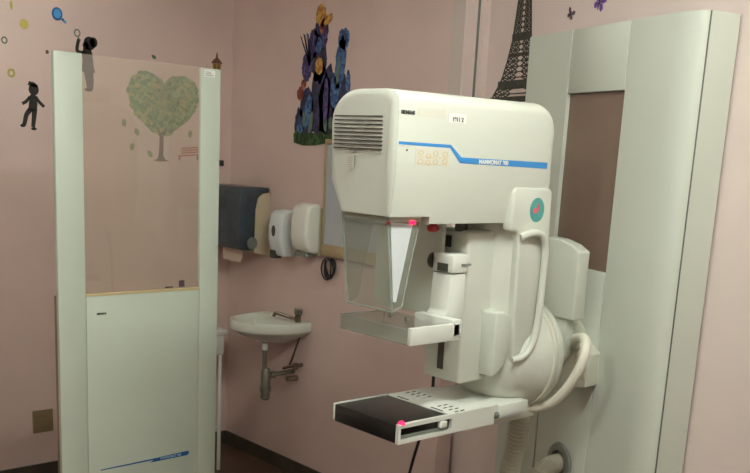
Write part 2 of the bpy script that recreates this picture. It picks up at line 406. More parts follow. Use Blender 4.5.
# carriage running on the tower
b = new(); box(b, 2.022, 2.09, 1.912, 1.995, 1.413, 1.468, .005); car = obj('paddle_carriage', b, 'whitep', mm)
b = new(); xz(b, [(2.024, 1.411), (2.088, 1.411), (2.088, 1.27), (2.004, 1.27), (2.004, 1.285), (2.018, 1.30)], 1.916, 1.995, .006); obj('carriage_body', b, 'whitep', car)
b = new(); yz(b, [(1.99, 1.555), (1.99, 1.285), (2.005, 1.268), (2.26, 1.268), (2.285, 1.29), (2.285, 1.555)], 2.052, 2.068, .005); obj('carriage_plate', b, 'stand', car)
b = new(); box(b, 2.0195, 2.023, 1.930, 1.972, 1.416, 1.440); obj('scale_window', b, 'greyd', car)
b = new(); lathe(b, [(.0, 0), (.022, 0), (.024, .004), (.024, .014), (.0, .016)], (2.035, 1.993, 1.442), (0, 1, 0), 24); obj('release_knob', b, 'greyd', car)
b = new(); box(b, 2.060, 2.098, 1.908, 1.914, 1.434, 1.440); obj('lock_pin', b, 'grey', car)
b = new(); cyl(b, (2.115, 1.975, 1.530), (2.115, 1.975, 1.563), .019, 20, .003); obj('top_bolt', b, 'greyd', tower)
# paddle
px0, px1, py0, py1, pz0 = 1.818, 1.995, 1.868, 2.168, 1.226
b = new(); box(b, px0, px1, py0, py1, pz0, pz0+.004); box(b, px0, px0+.004, py0, py1, pz0+.004, pz0+.040); box(b, px0+.004, px1, py1-.004, py1, pz0+.004, pz0+.040)
box(b, px1-.004, px1, py0+.004, py1-.004, pz0+.004, pz0+.045); paddle = obj('compression_paddle', b, 'clear', mm)
b = new(); box(b, px0-.001, px0+.005, py0, py1+.001, pz0+.040, pz0+.043); box(b, px0, px1, py1-.005, py1+.001, pz0+.040, pz0+.043); box(b, px0-.001, px0+.003, py0, py1, pz0-.001, pz0+.002); obj('paddle_rim', b, 'clearedge', paddle)
b = new(); box(b, px0-.002, 2.012, py0-.012, py0+.004, pz0, pz0+.050, .003); box(b, 1.985, 2.02, py0-.012, 2.02, pz0+.012, pz0+.060, .003); obj('paddle_arm', b, 'whitep', paddle)
for yy in (2.135, 2.06, 1.985):
    b = new(); cyl(b, (px1-.008, yy, pz0+.030), (px1-.0035, yy, pz0+.030), .007, 12); obj('paddle_screw', b, 'grey', paddle)

# transparent face shield with milky light-field wing
def quad(bm, pts, t): return extr(bm, pts, t)
FT = [(1.744, 1.902, 1.590), (1.744, 2.092, 1.590)]; FB = [(1.779, 1.902, 1.318), (1.779, 2.092, 1.318)]
b = new(); quad(b, [FT[0], FT[1], FB[1], FB[0]], (.003, 0, 0)); shield = obj('face_shield', b, 'clear', mm)
for yy, t in ((1.902, .003), (2.089, .003)):
    b = new(); xz(b, [(1.7475, 1.588), (1.866, 1.568), (1.816, 1.330), (1.782, 1.318)], yy, yy+t); wing = obj('side_wing', b, 'clear', shield)
    if yy > 2: continue
    b = new(); xz(b, [(1.757, 1.566), (1.840, 1.560), (1.793, 1.346), (1.782, 1.346)], yy-.001, yy+t+.001); obj('milky_insert', b, 'milky', wing)
b = new(); tube(b, [FT[0], FB[0]], .003, 8, 0); tube(b, [FT[1], FB[1]], .003, 8, 0); tube(b, [FB[0], FB[1]], .003, 8, 0)
tube(b, [(1.866, 1.9035, 1.568), (1.816, 1.9035, 1.330), (1.782, 1.9035, 1.318)], .003, 8, 0); obj('shield_edge', b, 'clearedge', shield)
b = new(); box(b, 1.750, 1.872, 1.900, 2.094, 1.566, 1.584, .002); obj('shield_holder', b, 'ivory2', shield)
b = new(); box(b, 1.7425, 1.7500, 1.91, 2.085, 1.556, 1.563); obj('holder_groove', b, 'grey', shield)
b = new(); box(b, 1.826, 1.848, 1.897, 1.9005, 1.560, 1.569, .002); obj('red_light_window', b, 'laser', shield, label='small glowing red light')
b = new(); box(b, 1.740, 1.752, 1.897, 1.9005, 1.560, 1.569, .002); obj('dark_sensor', b, 'red', shield)
b = new(); lathe(b, [(0, 0), (.012, 0), (.019, .006), (.019, .016), (.011, .019), (.011, .034)], (1.985, 1.965, 1.531), (0, 0, 1), 20); obj('emergency_stop', b, 'red', housing, label='red mushroom push button')

# breast table
b = new(); box(b, 1.788, 2.005, 1.866, 2.140, .944, .998, .004); table = obj('breast_table', b, 'carbon', mm, label='black carbon breast table top')
b = new(); xy(b, [(2.006, 1.868), (2.35, 1.868), (2.35, 2.10), (2.16, 2.142), (2.006, 2.142)], .948, 1.001, .004); obj('table_rear', b, 'whitep', table)
b = new(); box(b, 1.786, 2.006, 2.140, 2.146, .950, 1.001, .002)
xn0, xn1 = 1.855, 1.867
obj('far_rail', b, 'whitep', table); b = new()
xz(b, [(1.788, .944), (2.195, .944), (2.195, 1.002), (2.005, 1.002), (2.005, .956), (1.797, .956), (1.797, .990), (2.006, .990), (2.006, 1.002), (1.788, 1.002)], xn0, xn1)
obj('side_rail', b, 'whitep', table)
b = new(); box(b, 1.797, 2.005, 1.8665, 1.869, .957, .990); obj('cassette_slot', b, 'slot', table)
b = new(); box(b, 1.800, 1.99, 1.860, 1.870, .958, .966); obj('cassette_edge', b, 'grey', table)
b = new(); box(b, 1.955, 1.982, 1.850, 1.868, .967, .987, .003); obj('cassette_knob', b, 'whitep', table)
for (gx, gy) in ((2.083, 2.075), (2.055, 1.905)):
    b = new()
    for i in range(2):
        for k in range(4):
            x = gx-.022+i*.026; y = gy+.036-k*.024
            extr(b, [(x, y, 1.0005), (x+.019, y+.004, 1.0005), (x+.019, y+.010, 1.0005), (x, y+.006, 1.0005)], (0, 0, .0012))
    obj('table_vents', b, 'slot', table)
for k in range(2):
    b = new(); box(b, 2.008, 2.014, 1.90+k*.15, 1.95+k*.15, 1.0005, 1.0016); obj('table_slot', b, 'slot', table)
b = new(); box(b, 2.225, 2.36, 1.858, 1.885, .958, .998, .003); obj('latch_arm', b, 'whitep', table)
b = new(); box(b, 2.195, 2.228, 1.862, 1.875, .955, .975, .002); box(b, 2.200, 2.222, 1.855, 1.864, .964, .972, .002); obj('latch', b, 'grey', table)
b = new(); xy(b, [(2.10, 1.89), (2.44, 1.89), (2.44, 2.11), (2.10, 2.11)], .925, .947, .003); xy(b, [(2.30, 1.95), (2.46, 1.95), (2.46, 2.05), (2.30, 2.05)], .94, 1.03); obj('table_bracket', b, 'ivory2', table)
b = new(); lathe(b, [(0, .010), (.006, .008), (.010, .004), (.011, 0)], (1.805, 1.8625, 1.001), (0, 0, 1), 16); obj('laser_spot_glow', b, 'laser', table, label='red laser spot shown as a glowing dot at the front corner')  # projected laser light built as a small glowing dome

# head box and connector on the column front
b = new(); HB = [(2.060, 1.236), (2.064, 1.492), (2.02, 1.499), (1.97, 1.496), (1.92, 1.483), (1.882, 1.462), (1.882, 1.232)]
yz(b, HB, 2.59, 2.65, .006, 3); head = obj('control_head', b, 'ivory', mm)
b = new(); box(b, 2.600, 2.645, 1.91, 2.0, 1.10, 1.24, .008); obj('head_neck', b, 'ivory', head)
b = new(); cb = [(2.0, .975), (2.0, 1.165), (1.94, 1.165), (1.87, 1.135), (1.842, 1.12), (1.842, 1.005)]
yz(b, cb, 2.640, 2.735, .006, 2); conn = obj('connector_box', b, 'ivory2', mm)
b = new()
for k in range(4):
    for j in range(3): box(b, 2.6375, 2.641, 1.852+j*.016, 1.864+j*.016, 1.03+k*.022, 1.046+k*.022)
obj('connector_pins', b, 'beige', conn)
b = new(); tube(b, [(2.33, 1.90, .965), (2.40, 1.905, .955), (2.45, 1.88, .957), (2.455, 1.832, .982), (2.455, 1.782, 1.040), (2.46, 1.742, 1.118), (2.48, 1.742, 1.182), (2.52, 1.785, 1.198), (2.57, 1.85, 1.178), (2.645, 1.90, 1.14)], .0165)
obj('white_hose', b, 'wcable', mm)
# corrugated hoses
def corr(bm, pts, r):
    tube(bm, pts, r, 20, 26, rfun=lambda i: r*(1+.06*math.cos(i*PI*.66)))
b = new(); corr(b, [(2.475, 1.985, .985), (2.495, 1.992, .90), (2.505, 2.01, .78), (2.515, 2.035, .66), (2.53, 2.05, .45), (2.56, 2.05, .2), (2.60, 2.05, FL+.02)], .035); obj('corrugated_hose', b, 'hose', mm)
b = new(); pc = st(-.425, .004, .672); corr(b, [pc-SN*.02, pc+SN*.05+Vector((0, 0, -.015)), pc+SN*.10+Vector((0, 0, -.075)), pc+SN*.13+Vector((0, 0, -.20)), pc+SN*.10+Vector((0, 0, -.45)), pc+SN*.08+Vector((0, 0, -.73))], .035); obj('corrugated_hose', b, 'hose', mm)
b = new(); lathe(b, [(.045, 0), (.072, 0), (.076, .004), (.070, .012), (.048, .014), (.045, .0)], st(-.425, 0, .672), SN, 36); obj('hose_port', b, 'grey', stand)
b = new(); slabs(b, -.80, -.745, .62, .78, .0, .004, .002); obj('dark_opening', b, 'slot', stand)
b = new(); tube(b, [(2.20, 2.12, 1.31), (2.22, 2.135, 1.22), (2.22, 2.15, 1.06), (2.23, 2.165, .93), (2.28, 2.25, .80), (2.33, 2.36, .55), (2.35, 2.42, .2), (2.38, 2.44, FL+.01)], .0055, 10); obj('black_cable', b, 'cable', mm)

# ------------------------------------------------------------------ radiation screen
SX0, SX1, SY = 1.431, 2.106, 3.3
rs = thing('radiation_screen', 'tall pale green radiation screen with a lead glass window at left', 'protective screen', (1.77, SY+.02, FL))
b = new(); box(b, SX0, 1.536, SY, SY+.022, FL+.02, 2.033, .003); obj('left_post', b, 'screen', rs)
b = new(); box(b, 2.020, SX1, SY, SY+.022, FL+.02, 2.030, .003); obj('right_post', b, 'screen', rs)
b = new(); box(b, 1.537, 2.019, SY, SY+.022, FL+.02, 1.172, .003); pnl = obj('lower_panel', b, 'screen', rs)
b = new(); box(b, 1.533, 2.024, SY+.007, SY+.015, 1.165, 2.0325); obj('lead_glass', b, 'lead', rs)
b = new(); box(b, 1.537, 2.019, SY-.002, SY+.008, 1.172, 1.181, .001); obj('glass_bead', b, 'tan', rs)
b = new(); box(b, SX0+.002, SX1-.002, SY+.0225, SY+.045, FL, 1.176, .003); obj('back_plate', b, 'plate', rs)
for xx in (1.46, 2.07):
    b = new(); box(b, xx-.02, xx+.02, SY-.02, SY+.10, FL, FL+.03, .005); obj('foot', b, 'greyd', rs)
b = text_bm('SIEMENS', .010, (1.597, SY-.0006, 1.103), EX, EZ, bold=.0006); obj('maker_lettering', b, 'ink', pnl)
b = new(); xz(b, [(1.585, .4845), (1.585, .4885), (1.83, .4935), (1.965, .4985), (1.978, .4955), (1.976, .4835), (1.965, .4800), (1.80, .4785), (1.815, .4865)], SY-.001, SY+.002); stp = obj('blue_stripe', b, 'dblue', pnl)
b = text_bm('MAMMOMAT 300', .0125, (1.892, SY-.0014, .488), EX, EZ, bold=.0004); obj('model_lettering', b, 'slight', stp)
b = new(); box(b, 2.032, 2.080, SY-.0006, SY+.002, 1.998, 2.023); lb = obj('paper_label', b, 'label', rs)
b = new()
for k in range(3): box(b, 2.036, 2.072-k*.006, SY-.0011, SY, 2.003+k*.006, 2.005+k*.006)
obj('label_print', b, 'grey', lb)
b = new(); box(b, 1.930, 1.954, SY+.0055, SY+.0072, 1.186, 1.212); obj('glass_sticker', b, 'mauve', rs)
b = new(); box(b, 1.868, 1.902, SY+.0055, SY+.0072, 1.185, 1.190); obj('glass_mark', b, 'sil', rs)

# ------------------------------------------------------------------ sink
sk = thing('washbasin', 'small white wall-mounted washbasin in the corner with a chrome tap', 'sink', (3.17, 4.22, .82))
def sp2(pts, n): return [(p.x, p.y) for p in spline([(x, y, 0) for x, y in pts], n)]
ro = sp2([(3.168, 4.02), (3.07, 4.018), (2.95, 4.05), (2.86, 4.13), (2.825, 4.23), (2.84, 4.32), (2.89, 4.38), (3.0, 4.42), (3.168, 4.44)], 5)
cxs, cys = 3.02, 4.23
def rsc(s, z, xmax=3.168, sh=0.):
    return [(min(xmax, cxs+sh+(x-cxs)*s), cys+(y-cys)*s, z) for x, y in ro]
b = new(); loft(b, [rsc(.25, .69, sh=.04), rsc(.5, .702, sh=.03), rsc(.78, .738, sh=.01), rsc(.95, .763), rsc(.985, .768), rsc(1.0, .776), rsc(1.0, .815), rsc(.985, .822), rsc(.93, .822, 3.09), rsc(.90, .815, 3.08), rsc(.82, .77, 3.06), rsc(.6, .735, 3.04), rsc(.2, .722, 3.03)])
obj('basin', b, 'ceramic', sk, 50)
b = new(); cyl(b, (3.105, 4.06, .82), (3.105, 4.06, .865), .017, 18, .003); tube(b, [(3.10, 4.07, .838), (3.08, 4.10, .846), (3.06, 4.14, .855), (3.04, 4.175, .860), (3.034, 4.186, .842)], .010, 12); tap = obj('tap', b, 'chrome', sk)
b = new(); lathe(b, [(.012, 0), (.022, .004), (.024, .03), (.020, .036), (0, .037)], (3.105, 4.06, .864), (0, 0, 1), 16); obj('tap_handle', b, 'brass', tap)
b = new(); cyl(b, (2.99, 4.20, .695), (2.99, 4.20, .655), .018, 16, .003); dr = obj('drain_tail', b, 'ceramic', sk)
b = new(); cyl(b, (2.99, 4.20, .66), (2.99, 4.20, .545), .013, 14); lathe(b, [(.016, 0), (.027, .01), (.027, .045), (.031, .048), (.031, .075), (.026, .08), (.026, .165), (.018, .18)], (2.99, 4.185, .375), (0, 0, 1), 20)
cyl(b, (2.99, 4.185, .51), (3.165, 4.16, .525), .013, 14); lathe(b, [(.02, 0), (.02, .025)], (3.02, 4.181, .512), (1, -.14, .08), 14); obj('bottle_trap', b, 'brass', sk)
b = new(); cyl(b, (3.165, 4.085, .575), (3.11, 4.09, .570), .011, 12); cyl(b, (3.12, 4.088, .555), (3.12, 4.088, .588), .014, 12); tube(b, [(3.115, 4.09, .575), (3.10, 4.13, .56), (3.10, 4.17, .545)], .009, 10); cyl(b, (3.165, 4.13, .49), (3.10, 4.135, .492), .016, 12)
tube(b, [(3.12, 4.15, .55), (3.125, 4.12, .62), (3.13, 4.08, .72), (3.13, 4.05, .775)], .006, 10); obj('supply_valve', b, 'chrome', sk)

# ------------------------------------------------------------------ dispensers on the sink wall
td = thing('towel_dispenser', 'large dark smoked paper towel dispenser with beige side, nearest the corner', 'dispenser', (3.169, 4.49, 1.17))
b = new(); xz(b, [(3.160, 1.522), (3.160, 1.495), (3.115, 1.490), (3.085, 1.465), (3.070, 1.40), (3.065, 1.175), (2.985, 1.175), (2.965, 1.22), (2.962, 1.44), (2.972, 1.50), (3.0, 1.524)], 4.432, 4.80, .008, 3); obj('cover', b, 'smoke', td)
b = new(); xz(b, [(3.1704, 1.495), (3.117, 1.487), (3.087, 1.463), (3.073, 1.40), (3.068, 1.160), (3.1704, 1.14)], 4.437, 4.795, .004); obj('back_shell', b, 'beige', td)
b = new(); lathe(b, [(0, 0), (.030, 0), (.034, .006), (.034, .014), (0, .016)], (3.045, 4.436, 1.215), (0, -1, 0), 20); obj('feed_knob', b, 'grey', td)
b = new(); extr(b, [(3.03, 4.50, 1.20), (3.03, 4.70, 1.20), (3.03, 4.70, 1.135), (3.025, 4.685, 1.10), (3.025, 4.515, 1.10), (3.03, 4.50, 1.13)], (.003, 0, 0)); obj('paper_sheet', b, 'paper', td)
sd = thing('soap_dispenser', 'narrow bluish white soap dispenser with a dark oval window, in the middle', 'dispenser', (3.169, 4.22, 1.16))
b = new(); xz(b, [(3.1704, 1.415), (3.10, 1.412), (3.072, 1.395), (3.055, 1.33), (3.055, 1.25), (3.075, 1.20), (3.085, 1.165), (3.1704, 1.16)], 4.175, 4.295, .014, 3); obj('body', b, 'pwhite', sd)
b = new(); extr(b, [(3.0535, y, z) for y, z in circ(4.240, 1.302, .017, .030, 20)], (.004, 0, 0)); obj('level_window', b, 'greyd', sd)
b = new(); box(b, 3.070, 3.12, 4.245, 4.293, 1.150, 1.195, .004); obj('nozzle', b, 'greyd', sd)
s2 = thing('soap_dispenser', 'rounded cream white dispenser, furthest from the corner, beside the framed board', 'dispenser', (3.169, 3.99, 1.19))
b = new(); xz(b, [(3.148, 1.468), (3.09, 1.466), (3.062, 1.445), (3.05, 1.38), (3.048, 1.29), (3.06, 1.235), (3.085, 1.212), (3.148, 1.200)], 3.944, 4.088, .022, 4); obj('body', b, 'cream', s2)
b = new(); box(b, 3.145, 3.1704, 3.956, 4.075, 1.195, 1.445, .004); obj('back_plate', b, 'beige', s2)
b = new(); box(b, 3.075, 3.13, 3.975, 4.07, 1.186, 1.21, .004); obj('spout', b, 'grey', s2)

# ------------------------------------------------------------------ framed board and coiled cable
bd = thing('framed_board', 'blue-grey framed board on the wall behind the machine', 'board', (XW-.012, 3.69, 1.2))
b = new(); box(b, XW-.012, XW+.0004, 3.44, 3.928, 1.262, 1.775); obj('panel', b, 'board', bd)
b = new(); box(b, XW-.020, XW+.0004, 3.928, 3.942, 1.20, 1.80, .003); box(b, XW-.024, XW+.0004, 3.416, 3.44, 1.20, 1.80, .003); box(b, XW-.024, XW+.0004, 3.44, 3.928, 1.775, 1.80, .003); box(b, XW-.028, XW+.0004, 3.44, 3.928, 1.20, 1.262, .003); obj('frame', b, 'wood', bd)
cc = thing('cable_coil', 'small black coiled cable hanging under the framed board', 'cable', (XW-.004, 3.86, 1.14))
b = new()
for k in range(5):
    ry, rz, c = .036+.007*random.random(), .048+.008*random.random(), 3.862+random.uniform(-.006, .006)
    pts = [(XW-.012-.006*k-.005*math.sin(a*2+k), c+ry*math.sin(a+.2*math.sin(a)), 1.138+rz*math.cos(a)+random.uniform(-.003, .003)) for a in [2*PI*i/14 for i in range(15)]]
    tube(b, pts, .0042, 8, 4)
obj('loops', b, 'cable', cc)
b = new(); cyl(b, (XW+.0004, 3.862, 1.182), (XW-.045, 3.862, 1.186), .005, 10); obj('hook', b, 'grey', cc)

# ------------------------------------------------------------------ trolley behind the screen
tr = thing('side_table', 'small white side table half hidden behind the radiation screen', 'table', (2.66, 4.56, FL))
b = new(); box(b, 2.44, 2.885, 4.40, 4.78, .715, .742, .008); obj('tabletop', b, 'whitep', tr)
b = new(); box(b, 2.46, 2.868, 4.42, 4.76, .60, .715, .004); obj('apron', b, 'whitep', tr)
for lx in (2.475, 2.853):
    for ly in (4.435, 4.745):
        b = new(); cyl(b, (lx, ly, .60), (lx, ly, FL), .011, 12); obj('leg', b, 'whitep', tr)
for ly in (4.43, 4.74):
    b = new(); box(b, 2.475, 2.853, ly, ly+.01, .17, .19); obj('stretcher', b, 'whitep', tr)

# ------------------------------------------------------------------ socket on the left wall
cp2 = thing('cover_plate', 'square brown cover plate low on the left wall', 'wall plate', (1.997, YW, .24))
b = new(); box(b, 1.941, 2.053, YW-.010, YW+.0004, .178, .302, .004); obj('plate', b, 'plate', cp2)
b = new()
for k in range(3): box(b, 1.953, 2.041, YW-.0115, YW-.009, .205+k*.030, .222+k*.030, .001)
obj('plate_ribs', b, 'plate', cp2)
bh = thing('wall_hook', 'tiny black hook beside the right post of the radiation screen', 'hook', (3.13, YW, 1.64))
b = new(); box(b, 3.088, 3.104, YW-.03, YW+.0004, 1.622, 1.655, .003); obj('hook_body', b, 'sil', bh)

# ------------------------------------------------------------------ wall stickers (flat vinyl, 1 mm) on the left wall
LT = .0012
def lw(bm, pts, lift=0.):                                   # polygon in (x, z) on the left wall
    return extr(bm, [(x, YW+.0004-lift, z) for x, z in pts], (0, -LT-.0002, 0))
def stick(name, label, cat, loc, group=None): return thing(name, label, cat, loc, group)
def ring(bm, cx, cz, r0, r1, n=20, fn=lw, lift=0.):
    p, q = circ(cx, cz, r1, r1*1.1, n), circ(cx, cz, r0, r0*1.1, n)
    for k in range(n): fn(bm, [p[k], p[(k+1) % n], q[(k+1) % n], q[k]], lift)
def dot(name, label, x, z, parts, group='bubble stickers on the left wall'):
    t = stick(name, label, 'sticker', (x, YW, z), group)
    for nm, m, bm in parts: obj(nm, bm, m, t)
b1 = new(); lw(b1, circ(2.126, 2.341, .028, .032)); lw(b1, [(2.14, 2.318), (2.168, 2.302), (2.158, 2.325)])
b2 = new(); lw(b2, circ(2.127, 2.343, .019, .022), LT); lw(b2, circ(2.166, 2.308, .006, .009, 10, .5), LT)
dot('bubble_sticker', 'bright blue bubble sticker high on the left wall', 2.126, 2.341, [('edge', 'dblue', b1), ('centre', 'sblue', b2)])
b1 = new(); lw(b1, circ(1.957, 2.272, .022, .024)); dot('bubble_sticker', 'solid yellow bubble sticker left of the blue one', 1.957, 2.272, [('disc', 'syel', b1)])
b1 = new(); ring(b1, 1.857, 2.186, .009, .016); dot('bubble_sticker', 'small dark green ring sticker at the far left edge', 1.857, 2.186, [('rim', 'sgr', b1)])
b1 = new(); ring(b1, 1.886, 2.035, .009, .020); dot('bubble_sticker', 'olive yellow ring sticker beside the lower child silhouette', 1.886, 2.035, [('rim', 'sol', b1)])
b1 = new(); lw(b1, circ(2.070, 2.153, .009, .010, 12)); dot('bubble_sticker', 'tiny dark brown dot sticker just left of the screen top', 2.070, 2.153, [('disc', 'bark', b1)])
b1 = new(); lw(b1, circ(1.896, 2.352, .007, .022, 12)); dot('bubble_sticker', 'faint olive mark at the top left of the wall', 1.896, 2.352, [('disc', 'sol', b1)])
b1 = new(); lw(b1, circ(2.666, 2.188, .014, .010, 12, -.5)); lw(b1, [(2.648, 2.196), (2.66, 2.20), (2.668, 2.19)]); dot('butterfly_sticker', 'tiny dark moth sticker on the left wall above the glass', 2.666, 2.188, [('wings', 'sgr', b1)], None)

def limb(bm, pts, r, lift=0., n=6, taper=1.):
    P = sp2(pts, n); L, R = [], []
    for i, p in enumerate(P):
        a = P[max(i-1, 0)]; c = P[min(i+1, len(P)-1)]; d = Vector((c[0]-a[0], c[1]-a[1])).normalized(); rr = r*(1+(taper-1)*i/(len(P)-1))
        L.append((p[0]-d.y*rr, p[1]+d.x*rr)); R.append((p[0]+d.y*rr, p[1]-d.x*rr))
    for i in range(len(P)-1): lw(bm, [L[i], L[i+1], R[i+1], R[i]], lift)
# girl with a bubble wand: silhouette
ch = stick('child_silhouette_sticker', 'black silhouette sticker of a girl blowing bubbles above the screen', 'sticker', (2.28, YW, 2.1), 'child silhouette stickers')
b = new(); lw(b, circ(2.296, 2.218, .032, .034)); lw(b, circ(2.318, 2.225, .022, .026)); lw(b, circ(2.276, 2.206, .018, .02))
lw(b, [(2.262, 2.195), (2.302, 2.195), (2.312, 2.16), (2.318, 2.10), (2.326, 2.075), (2.245, 2.075), (2.258, 2.12), (2.255, 2.16)])
limb(b, [(2.275, 2.168), (2.24, 2.17), (2.228, 2.18), (2.232, 2.21), (2.240, 2.235)], .009); limb(b, [(2.275, 2.085), (2.285, 2.03), (2.288, 1.995)], .014, taper=.7); limb(b, [(2.300, 2.085), (2.305, 2.03), (2.302, 1.990)], .014, taper=.7)
lw(b, circ(2.288, 1.987, .022, .009, 14)); obj('figure', b, 'sil', ch)
b = new(); ring(b, 2.230, 2.262, .012, .018, 16); limb(b, [(2.236, 2.245), (2.242, 2.225)], .003); obj('bubble_wand', b, 'sgr', ch)
ch = stick('child_silhouette_sticker', 'black silhouette sticker of a running boy in a cap, left of the screen', 'sticker', (1.98, YW, 1.9), 'child silhouette stickers')
b = new(); lw(b, circ(1.996, 1.965, .026, .028)); lw(b, [(1.966, 1.985), (1.972, 2.004), (2.0, 2.0), (2.02, 1.985), (2.012, 1.975)])
lw(b, [(1.978, 1.940), (2.004, 1.940), (2.014, 1.90), (2.010, 1.862), (1.966, 1.862), (1.970, 1.90)])
limb(b, [(1.978, 1.930), (1.956, 1.905), (1.936, 1.893)], .008); limb(b, [(2.004, 1.932), (2.025, 1.905), (2.048, 1.885)], .008)
limb(b, [(1.978, 1.87), (1.956, 1.84), (1.945, 1.80), (1.938, 1.79)], .013, taper=.7); limb(b, [(1.998, 1.87), (1.994, 1.83), (1.988, 1.782)], .014, taper=.7)
lw(b, circ(1.936, 1.787, .014, .008, 12)); lw(b, circ(1.992, 1.774, .015, .008, 12)); obj('figure', b, 'sil', ch)
# lantern sticker
ls = stick('lantern_sticker', 'old-fashioned street lantern sticker just above the right post', 'sticker', (3.064, YW, 2.19))
b = new(); lw(b, [(3.030, 2.198), (3.098, 2.198), (3.086, 2.212), (3.072, 2.222), (3.067, 2.252), (3.061, 2.252), (3.056, 2.222), (3.042, 2.212)]); lw(b, [(3.028, 2.192), (3.10, 2.192), (3.10, 2.199), (3.028, 2.199)]); obj('cap', b, 'bark', ls)
b = new(); lw(b, [(3.034, 2.191), (3.094, 2.191), (3.082, 2.135), (3.046, 2.135)]); obj('glass', b, 'ochre', ls)
b = new()
for x0, x1 in ((3.050, 3.054), (3.078, 3.074)): lw(b, [(x0-.002, 2.191), (x0+.002, 2.191), (x1+.002, 2.135), (x1-.002, 2.135)], LT)
lw(b, [(3.044, 2.128), (3.084, 2.128), (3.084, 2.136), (3.044, 2.136)], LT); lw(b, [(3.058, FL+2.18), (3.070, FL+2.18), (3.070, 2.130), (3.058, 2.130)]); obj('bars', b, 'sil', ls)
# heart tree
ht = stick('heart_tree_sticker', 'heart-shaped green leafy tree sticker seen through the glass screen', 'sticker', (2.72, YW, 1.85))
HT = [(2.728, 2.050), (2.765, 2.088), (2.84, 2.106), (2.905, 2.085), (2.942, 2.03), (2.943, 1.96), (2.90, 1.88), (2.82, 1.82), (2.728, 1.768), (2.63, 1.815), (2.55, 1.88), (2.513, 1.96), (2.512, 2.03), (2.552, 2.088), (2.62, 2.108), (2.692, 2.088), (2.728, 2.050)]
hp = []
for x, z in sp2(HT, 6)[:-1]:
    j = 1+random.uniform(-.03, .04); hp.append((2.728+(x-2.728)*j, 1.945+(z-1.945)*j))
b = new(); lw(b, hp); crown = obj('heart_crown', b, 'grn', ht)
b = new()
for k in range(150):
    a = random.choice(hp); s = random.uniform(.1, .95); x, z = 2.728+(a[0]-2.728)*s, 1.95+(a[1]-1.95)*s
    lw(b, circ(x, z, random.uniform(.006, .012), random.uniform(.004, .007), 7, random.uniform(0, 3)), LT)
obj('lighter_leaves', b, 'leaf', crown)
b = new(); limb(b, [(2.713, 1.79), (2.712, 1.72), (2.708, 1.65)], .012, taper=1.2); limb(b, [(2.713, 1.76), (2.74, 1.82), (2.775, 1.86)], .006); limb(b, [(2.712, 1.76), (2.69, 1.81), (2.66, 1.85)], .006)
lw(b, [(2.697, 1.67), (2.722, 1.67), (2.735, 1.648), (2.762, 1.638), (2.71, 1.634), (2.664, 1.638), (2.688, 1.65)]); obj('tree_trunk', b, 'bark', ht)
LL = [(2.487, 1.831, 'green leaf sticker highest left of the tree'), (2.564, 1.787, 'green leaf sticker nearest the left side of the crown'), (2.534, 1.707, 'green leaf sticker lowest of the left three'), (2.642, 1.673, 'green leaf sticker beside the tree trunk foot'), (2.894, 1.793, 'green leaf sticker right of the tree above the bench')]
l0 = None
for i, (x, z, lab) in enumerate(LL):
    if l0 is None:
        b = new(); lw(b, [(x-.004, z+.022), (x+.008, z+.017), (x+.014, z+.002), (x+.010, z-.012), (x+.003, z-.022), (x-.009, z-.014), (x-.014, z), (x-.011, z+.013)])
        l0 = obj('leaf_sticker', b, 'leaf', loc=(x, YW, z)); o = l0
    else:
        o = l0.copy(); o.location = (x, YW, z); o.rotation_euler = (0, (.5, -.4, .3, -.6, .2)[i], 0); col.objects.link(o)
    tag(o, lab, 'sticker', 'falling leaf stickers')
bn = stick('bench_sticker', 'red-brown park bench sticker to the right of the tree', 'sticker', (2.89, YW, 1.68))
b = new()
for k in range(3): lw(b, [(2.838, 1.716-k*.013), (2.955, 1.726-k*.013), (2.955, 1.717-k*.013), (2.838, 1.707-k*.013)])
lw(b, [(2.822, 1.674), (2.955, 1.684), (2.955, 1.676), (2.818, 1.665)]); obj('slats', b, 'bench', bn)
for pts in ([(2.826, 1.668), (2.834, 1.668), (2.828, 1.645), (2.820, 1.645)], [(2.94, 1.676), (2.948, 1.676), (2.946, 1.652), (2.938, 1.652)]):
    b = new(); lw(b, pts); obj('leg', b, 'bark', bn)

# ------------------------------------------------------------------ big plume sticker on the sink wall
mu = stick('plume_sticker', 'tall blue, purple and orange sticker on the wall above the dispensers', 'sticker', (XW, 4.02, 2.1))
def bw(bm, pts, lift=0.): return extr(bm, [(XW+.0004-lift, y, z) for y, z in pts], (-LT-.0002, 0, 0))
def blob(cy, cz, ry, rz, rot=0., n=26, jit=.12):
    out = []
    for px, pz in circ(cy, cz, ry, rz, n, rot): k = 1+random.uniform(-jit, jit); out.append((cy+(px-cy)*k, cz+(pz-cz)*k))
    return out
b = new()
for args in ((4.02, 1.98, .085, .20), (3.95, 1.96, .08, .20), (4.04, 2.20, .065, .12), (4.13, 1.93, .06, .13), (4.03, 2.33, .055, .075), (4.19, 1.87, .04, .09), (3.86, 1.98, .06, .16), (4.09, 2.28, .04, .08)): bw(b, blob(*args))
obj('dark_plumes', b, 'navy', mu)
for args in ((3.865, 2.17, .042, .13, .1), (3.845, 2.29, .046, .05), (3.90, 2.04, .035, .08), (4.12, 1.94, .032, .09, .2), (4.185, 1.85, .026, .06), (3.80, 2.05, .020, .09), (4.05, 2.27, .028, .04)):
    b = new(); bw(b, blob(*args), LT); obj('plume', b, 'azure', mu)
for args in ((4.09, 1.88, .016, .06, .2), (3.97, 1.90, .014, .07, -.1), (3.88, 2.14, .012, .07, .1), (3.92, 1.88, .02, .03), (4.15, 1.90, .012, .04)):
    b = new(); bw(b, blob(*args), 2*LT); obj('plume', b, 'sgr', mu)
b = new()
